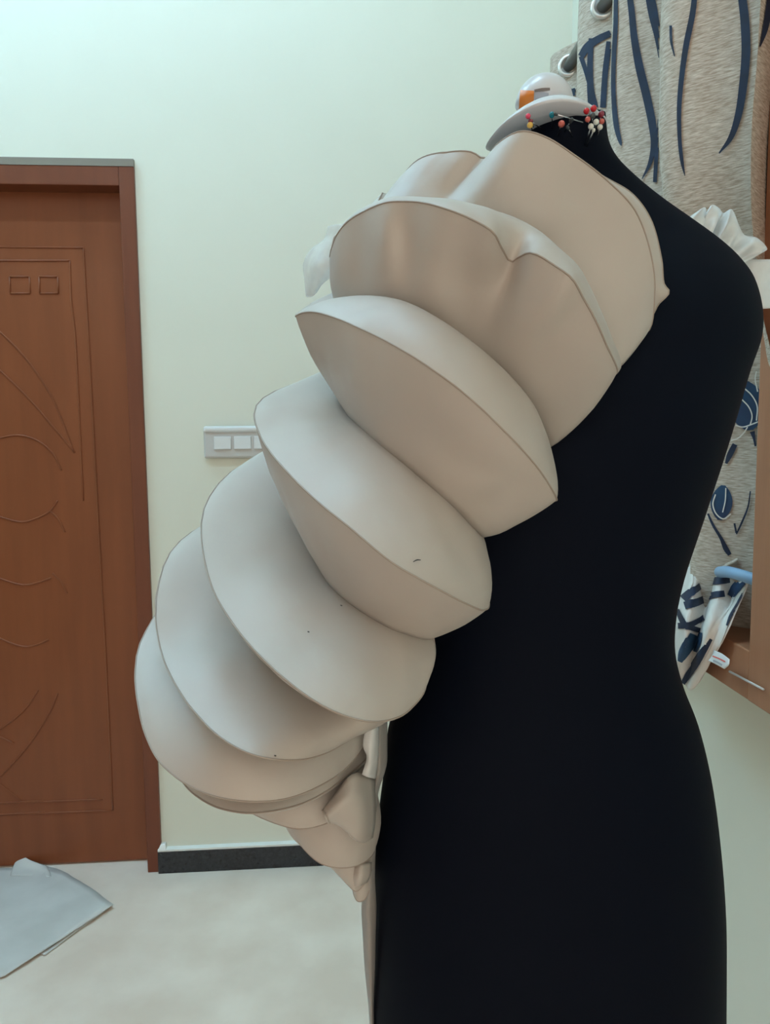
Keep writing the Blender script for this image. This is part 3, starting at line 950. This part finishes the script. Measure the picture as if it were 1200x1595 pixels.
# ------------------------------------------------------------------ curtain
cur = thing('curtain', 'beige linen curtain with navy brushstroke print hanging at the window', 'curtain', (0.56, 1.4, 0.95))
LAM, YP, AMP = 0.237, 1.807, 0.036
ROD_X = 0.50
zr1 = PX(937, 15, ROD_X)
zr2 = PX(887, 105, ROD_X)
ROD_Z = (zr1.z + zr2.z) / 2
YP = (zr1.y + zr2.y) / 2 + 0.1695
Ztop, Zbot = ROD_Z + 0.045, 0.99
NY, NZ = 220, 90
YA, YB = yj - 0.036, YP + LAM * 0.22
verts, faces = [], []
for j in range(NZ + 1):
    z = Ztop + (Zbot - Ztop) * j / NZ
    t = min(max((1.72 - z) / 0.45, 0), 1); t = t * t * (3 - 2 * t)     # the cloth slips in behind the frame lower down
    for i in range(NY + 1):
        y = YA + (YB - YA) * i / NY
        ph = (y - YP) / LAM - 0.25 * t * (1 - (y - YA) / (YB - YA))
        fold = math.cos(2 * math.pi * ph)
        amp = AMP * (1 - 0.1 * t) * (1 + 0.25 * math.sin(3.1 * y + 2.3 * z))
        x = ROD_X - amp * fold + 0.005 * math.sin(9 * z + 17 * y) * min(1, (Ztop - z) * 3)
        x += 0.075 * t
        x += 0.004 * noise.noise(Vector((y * 14, z * 9, 0)))
        x = min(x, RX - 0.02)
        verts.append(Vector((x, y + 0.004 * noise.noise(Vector((y * 8, z * 5, 4))), z)))
for j in range(NZ):
    for i in range(NY):
        a = j * (NY + 1) + i
        faces.append((a, a + 1, a + NY + 2, a + NY + 1))
cloth = mesh_obj('cloth', verts, faces, M_curt, cur)
cbvh = BVHTree.FromPolygons([tuple(v) for v in verts], faces)
def stroke(pts, m=M_navy, n=8, across=4):
    if pts[0][1] <= -20:                      # the print runs on up the cloth above the picture
        pts = [(pts[0][0] + 6, -190, 2), (pts[0][0] + 4, -110, pts[0][2] * 0.8)] + pts
    return ribbon('printed_stroke', cbvh, pts, m, cloth, 0.0012, n, across)
stroke([(961, -20, 6), (960, 40, 7), (957, 100, 7), (957, 150, 7), (962, 200, 8), (968, 224, 4), (969, 227, 1)])
stroke([(981, -20, 9), (985, 20, 10), (989, 60, 11), (997, 105, 13), (1008, 150, 13), (1017, 195, 12), (1019, 225, 9), (1013, 255, 6), (1001, 279, 1.5)])
stroke([(1012, -20, 14), (1018, 20, 15), (1025, 55, 11), (1029, 90, 5), (1030, 112, 1.5)])
stroke([(1029, 165, 2), (1027, 190, 4), (1024, 230, 6), (1021, 284, 6)])
stroke([(1084, -20, 8), (1080, 20, 9), (1070, 70, 9), (1063, 120, 8), (1059, 170, 7), (1060, 220, 6), (1064, 255, 5), (1068, 274, 1)])
stroke([(1156, -20, 13), (1161, 30, 14), (1163, 80, 14), (1159, 130, 13), (1151, 180, 11), (1139, 215, 8), (1121, 239, 2)])
stroke([(1200, -20, 8), (1196, 20, 10), (1190, 50, 8), (1183, 73, 2)])
stroke([(1046, 40, 4), (1047, 65, 4), (1052, 88, 1.5)])
stroke([(952, 52, 10), (935, 60, 11), (917, 72, 12), (906, 88, 10)])
stroke([(922, 60, 8), (920, 100, 9), (921, 140, 11), (925, 168, 16)])
stroke([(906, 88, 7), (914, 112, 7), (919, 130, 7)])
stroke([(950, 65, 9), (944, 110, 9), (940, 168, 9)])
stroke([(906, 140, 12), (890, 145, 11), (876, 150, 9)])
# flowers lower down
def bloom(cx, cy, w, h, rot=0.0):
    pts = []
    for k in range(9):
        t = k / 8
        wd = max(1.5, w * math.sin(math.pi * min(max(t * 0.94 + 0.03, 0), 1)) ** 0.7)
        pts.append((cx + math.sin(rot) * h * (t - .5), cy + h * (t - .5), wd))
    stroke(pts, M_teal, n=4, across=8)
def line(pts, m=M_line, lift=0.002):
    return ribbon('printed_stroke', cbvh, pts, m, cloth, lift, 8, 2)
bloom(1165, 632, 60, 76, 0.1)
bloom(1125, 783, 34, 54, -0.1)
line([(1160, 604, 2), (1172, 615, 2), (1181, 632, 2), (1180, 655, 2)])
line([(1157, 622, 2), (1168, 634, 2), (1173, 648, 2), (1170, 662, 2)])
line([(1147, 662, 2), (1158, 665, 2), (1172, 661, 2), (1182, 657, 2)])
line([(1140, 686, 2), (1150, 683, 2), (1160, 674, 2), (1166, 665, 2)])
line([(1180, 578, 2), (1178, 590, 2), (1182, 610, 2)])
line([(1132, 760, 1.8), (1131, 780, 1.8), (1127, 798, 1.8)])
line([(1116, 770, 2), (1112, 785, 2), (1117, 800, 2), (1128, 808, 2), (1140, 800, 2)])
stroke([(1173, 672, 8), (1176, 684, 4), (1178, 695, 3)])
stroke([(1146, 692, 8), (1138, 708, 9), (1132, 722, 4)])
stroke([(1170, 765, 2), (1166, 790, 2.5), (1156, 815, 3), (1148, 832, 2)])
stroke([(1104, 800, 3), (1112, 818, 4), (1124, 838, 5), (1132, 855, 8), (1138, 864, 6)])
stroke([(1145, 815, 3), (1148, 830, 3)])
# eyelets and rod
for k in range(4):
    y = YP - LAM / 4 - k * LAM
    nrm = Vector((-0.45, -1, 0)).normalized()
    c = Vector((ROD_X, y, ROD_Z)) + nrm * 0.0035
    prof = [(0.017, -0.003), (0.017, 0.0025), (0.0195, 0.004), (0.024, 0.003), (0.026, -0.002)]
    lathe('eyelet', prof, M_ring, cur, c, nrm, seg=28)
rod = thing('curtain_rod', 'dark metal curtain rod running through the curtain eyelets', 'curtain rod', (ROD_X, 1.4, ROD_Z))
tube('rod_bar', [Vector((ROD_X, y, ROD_Z)) for y in (0.75, 1.3, 2.02)], 0.0125, M_rod, rod, seg=16)
lathe('finial', [(0.0125, 0), (0.018, 0.004), (0.019, 0.014), (0.012, 0.022)], M_rod, rod, Vector((ROD_X, 2.02, ROD_Z)), Vector((0, 1, 0)), seg=20)
for y in (0.8, 1.98):
    tube('rod_bracket', [Vector((RX, y, ROD_Z)), Vector((ROD_X, y, ROD_Z))], 0.007, M_rod, rod, seg=10)

# gathered curtain foot thrown over the sill
def grid_px(rows_):
    return [[PX(x, y, X) for x, y, X in r] for r in rows_]
foot = sheet('gathered_foot', grid_px([
    [(1030, 880, .60), (1062, 893, .57), (1085, 880, .56), (1105, 905, .585), (1125, 885, .555), (1148, 905, .58), (1172, 893, .555)],
    [(1025, 915, .57), (1055, 925, .535), (1080, 925, .515), (1100, 940, .555), (1118, 930, .535), (1138, 940, .555), (1160, 925, .55)],
    [(1022, 960, .54), (1050, 965, .50), (1072, 965, .49), (1092, 975, .52), (1105, 972, .505), (1122, 975, .52), (1145, 960, .53)],
    [(1022, 1000, .53), (1050, 1010, .495), (1068, 1010, .485), (1082, 1012, .51), (1096, 1010, .50), (1110, 1010, .51), (1128, 995, .518)],
    [(1020, 1020, .53), (1045, 1035, .50), (1060, 1040, .495), (1075, 1045, .51), (1085, 1045, .505), (1097, 1045, .51), (1108, 1030, .515)],
    [(1030, 1035, .53), (1050, 1055, .51), (1060, 1062, .505), (1068, 1068, .512), (1075, 1075, .508), (1082, 1072, .512), (1092, 1060, .518)]]),
    M_hem, cur, 0.001, sub=6, wr=0.0015)
fb = BVHTree.FromPolygons([tuple(v.co + foot.location) for v in foot.data.vertices], [tuple(p.vertices) for p in foot.data.polygons])
def fst(pts, m=M_navy, across=4, lift=0.0015):
    return ribbon('printed_stroke', fb, pts, m, foot, lift, 8, across)
fst([(1112, 890, 12), (1100, 902, 10), (1088, 915, 9), (1075, 925, 12), (1066, 934, 14)])
fst([(1136, 903, 10), (1118, 905, 12), (1102, 905, 10)])
fst([(1128, 925, 10), (1110, 928, 10), (1095, 934, 11), (1080, 940, 12), (1068, 944, 12)])
fst([(1098, 962, 9), (1085, 968, 8), (1072, 974, 9), (1058, 975, 9)])
fst([(1070, 976, 9), (1080, 979, 8), (1090, 982, 7)])
fst([(1057, 950, 6), (1062, 962, 8), (1068, 974, 9)])
fst([(1080, 988, 12), (1074, 1002, 16), (1066, 1016, 14), (1060, 1030, 6)], M_teal)
fst([(1092, 985, 8), (1088, 1000, 12), (1083, 1015, 9)], M_teal)
fst([(1108, 995, 5), (1096, 1015, 9), (1085, 1033, 12), (1072, 1053, 12), (1065, 1064, 8)])
fst([(1160, 925, 5), (1150, 945, 7), (1140, 960, 5), (1134, 975, 3)])
fst([(1160, 905, 12), (1148, 915, 18), (1138, 930, 14)], M_teal)
fst([(1145, 925, 8), (1138, 945, 4), (1120, 965, 4), (1105, 990, 5), (1098, 1003, 4)], M_line)
fst([(1168, 903, 10), (1150, 935, 10), (1133, 968, 10), (1116, 1005, 12), (1098, 1040, 12), (1082, 1066, 12)], M_hem, 4, 0.001)
fst([(1078, 895, 5), (1078, 908, 5), (1074, 918, 4)], M_line)
# roll of bunched cloth above it
sheet('bunched_roll', grid_px([
    [(1060, 868, .60), (1085, 872, .58), (1110, 884, .585), (1130, 875, .58), (1146, 866, .59)],
    [(1055, 885, .575), (1085, 892, .555), (1112, 893, .56), (1132, 882, .56), (1150, 872, .575)],
    [(1055, 905, .585), (1085, 905, .57), (1112, 904, .575), (1130, 897, .58), (1146, 888, .59)]]), M_curt, cur, 0.001, sub=5)
# sewn care tag
tg = sheet('care_tag', grid_px([
    [(1113, 1013, .508), (1125, 1018, .506), (1137, 1027, .504)],
    [(1110, 1021, .505), (1123, 1027, .503), (1136, 1035, .502)],
    [(1104, 1029, .503), (1118, 1036, .501), (1129, 1042, .502)]]), M_tagw, cur, 0.0006, sub=5)
tb = BVHTree.FromPolygons([tuple(v.co + tg.location) for v in tg.data.vertices], [tuple(p.vertices) for p in tg.data.polygons])
ribbon('printed_line', tb, [(1111, 1022, 2), (1121, 1026, 2), (1131, 1031, 2)], M_red, tg, 0.0008)
ribbon('printed_line', tb, [(1112, 1029, 3), (1119, 1032, 3), (1126, 1036, 3)], M_greyl, tg, 0.0008)
# blue plastic bar on the sill
bar = tube('plastic_bar', catmull([PX(1122, 891, .545), PX(1135, 891, .54), PX(1155, 896, .545), PX(1185, 906, .56)], n=6), 0.0085, M_blue, None, seg=14)
tag(bar, 'light blue plastic bar lying on the bunched curtain in the window', 'bar')

# ------------------------------------------------------------------ tissue on the floor
ts = thing('tissue_sheet', 'crumpled white tissue paper sheet lying on the floor by the door', 'paper', PZ(30, 1430, 0))
def gz(rows_):
    return [[PZ(x, y, z) for x, y, z in r] for r in rows_]
sheet('paper_layer', gz([
    [(-200, 1350, .004), (-80, 1347, .006), (15, 1352, .006), (76, 1350, .012), (132, 1377, .010), (177, 1409, .013)],
    [(-235, 1400, .005), (-110, 1398, .012), (-15, 1395, .012), (40, 1398, .013), (95, 1418, .012), (118, 1448, .012)],
    [(-270, 1480, .006), (-150, 1470, .010), (-60, 1460, .012), (0, 1455, .012), (50, 1468, .011), (66, 1482, .010)],
    [(-300, 1560, .004), (-180, 1550, .006), (-100, 1541, .008), (-50, 1533, .008), (-15, 1526, .008), (7, 1520, .008)]]), M_paper, ts, 0.0012, sub=6, wr=0.002)
sheet('paper_layer', gz([
    [(20, 1350, .006), (30, 1334, .028), (50, 1341, .026), (73, 1349, .016)],
    [(18, 1356, .008), (36, 1352, .014), (54, 1354, .014), (78, 1358, .014)],
    [(16, 1364, .010), (36, 1364, .012), (54, 1364, .012), (80, 1366, .012)]]), M_paper, ts, 0.0008, sub=5)
sheet('paper_layer', gz([
    [(60, 1400, .003), (120, 1402, .004), (171, 1414, .004)],
    [(50, 1440, .003), (90, 1440, .003), (122, 1449, .004)],
    [(20, 1480, .003), (50, 1482, .003), (70, 1488, .003)]]), M_paper, ts, 0.0008, sub=5)
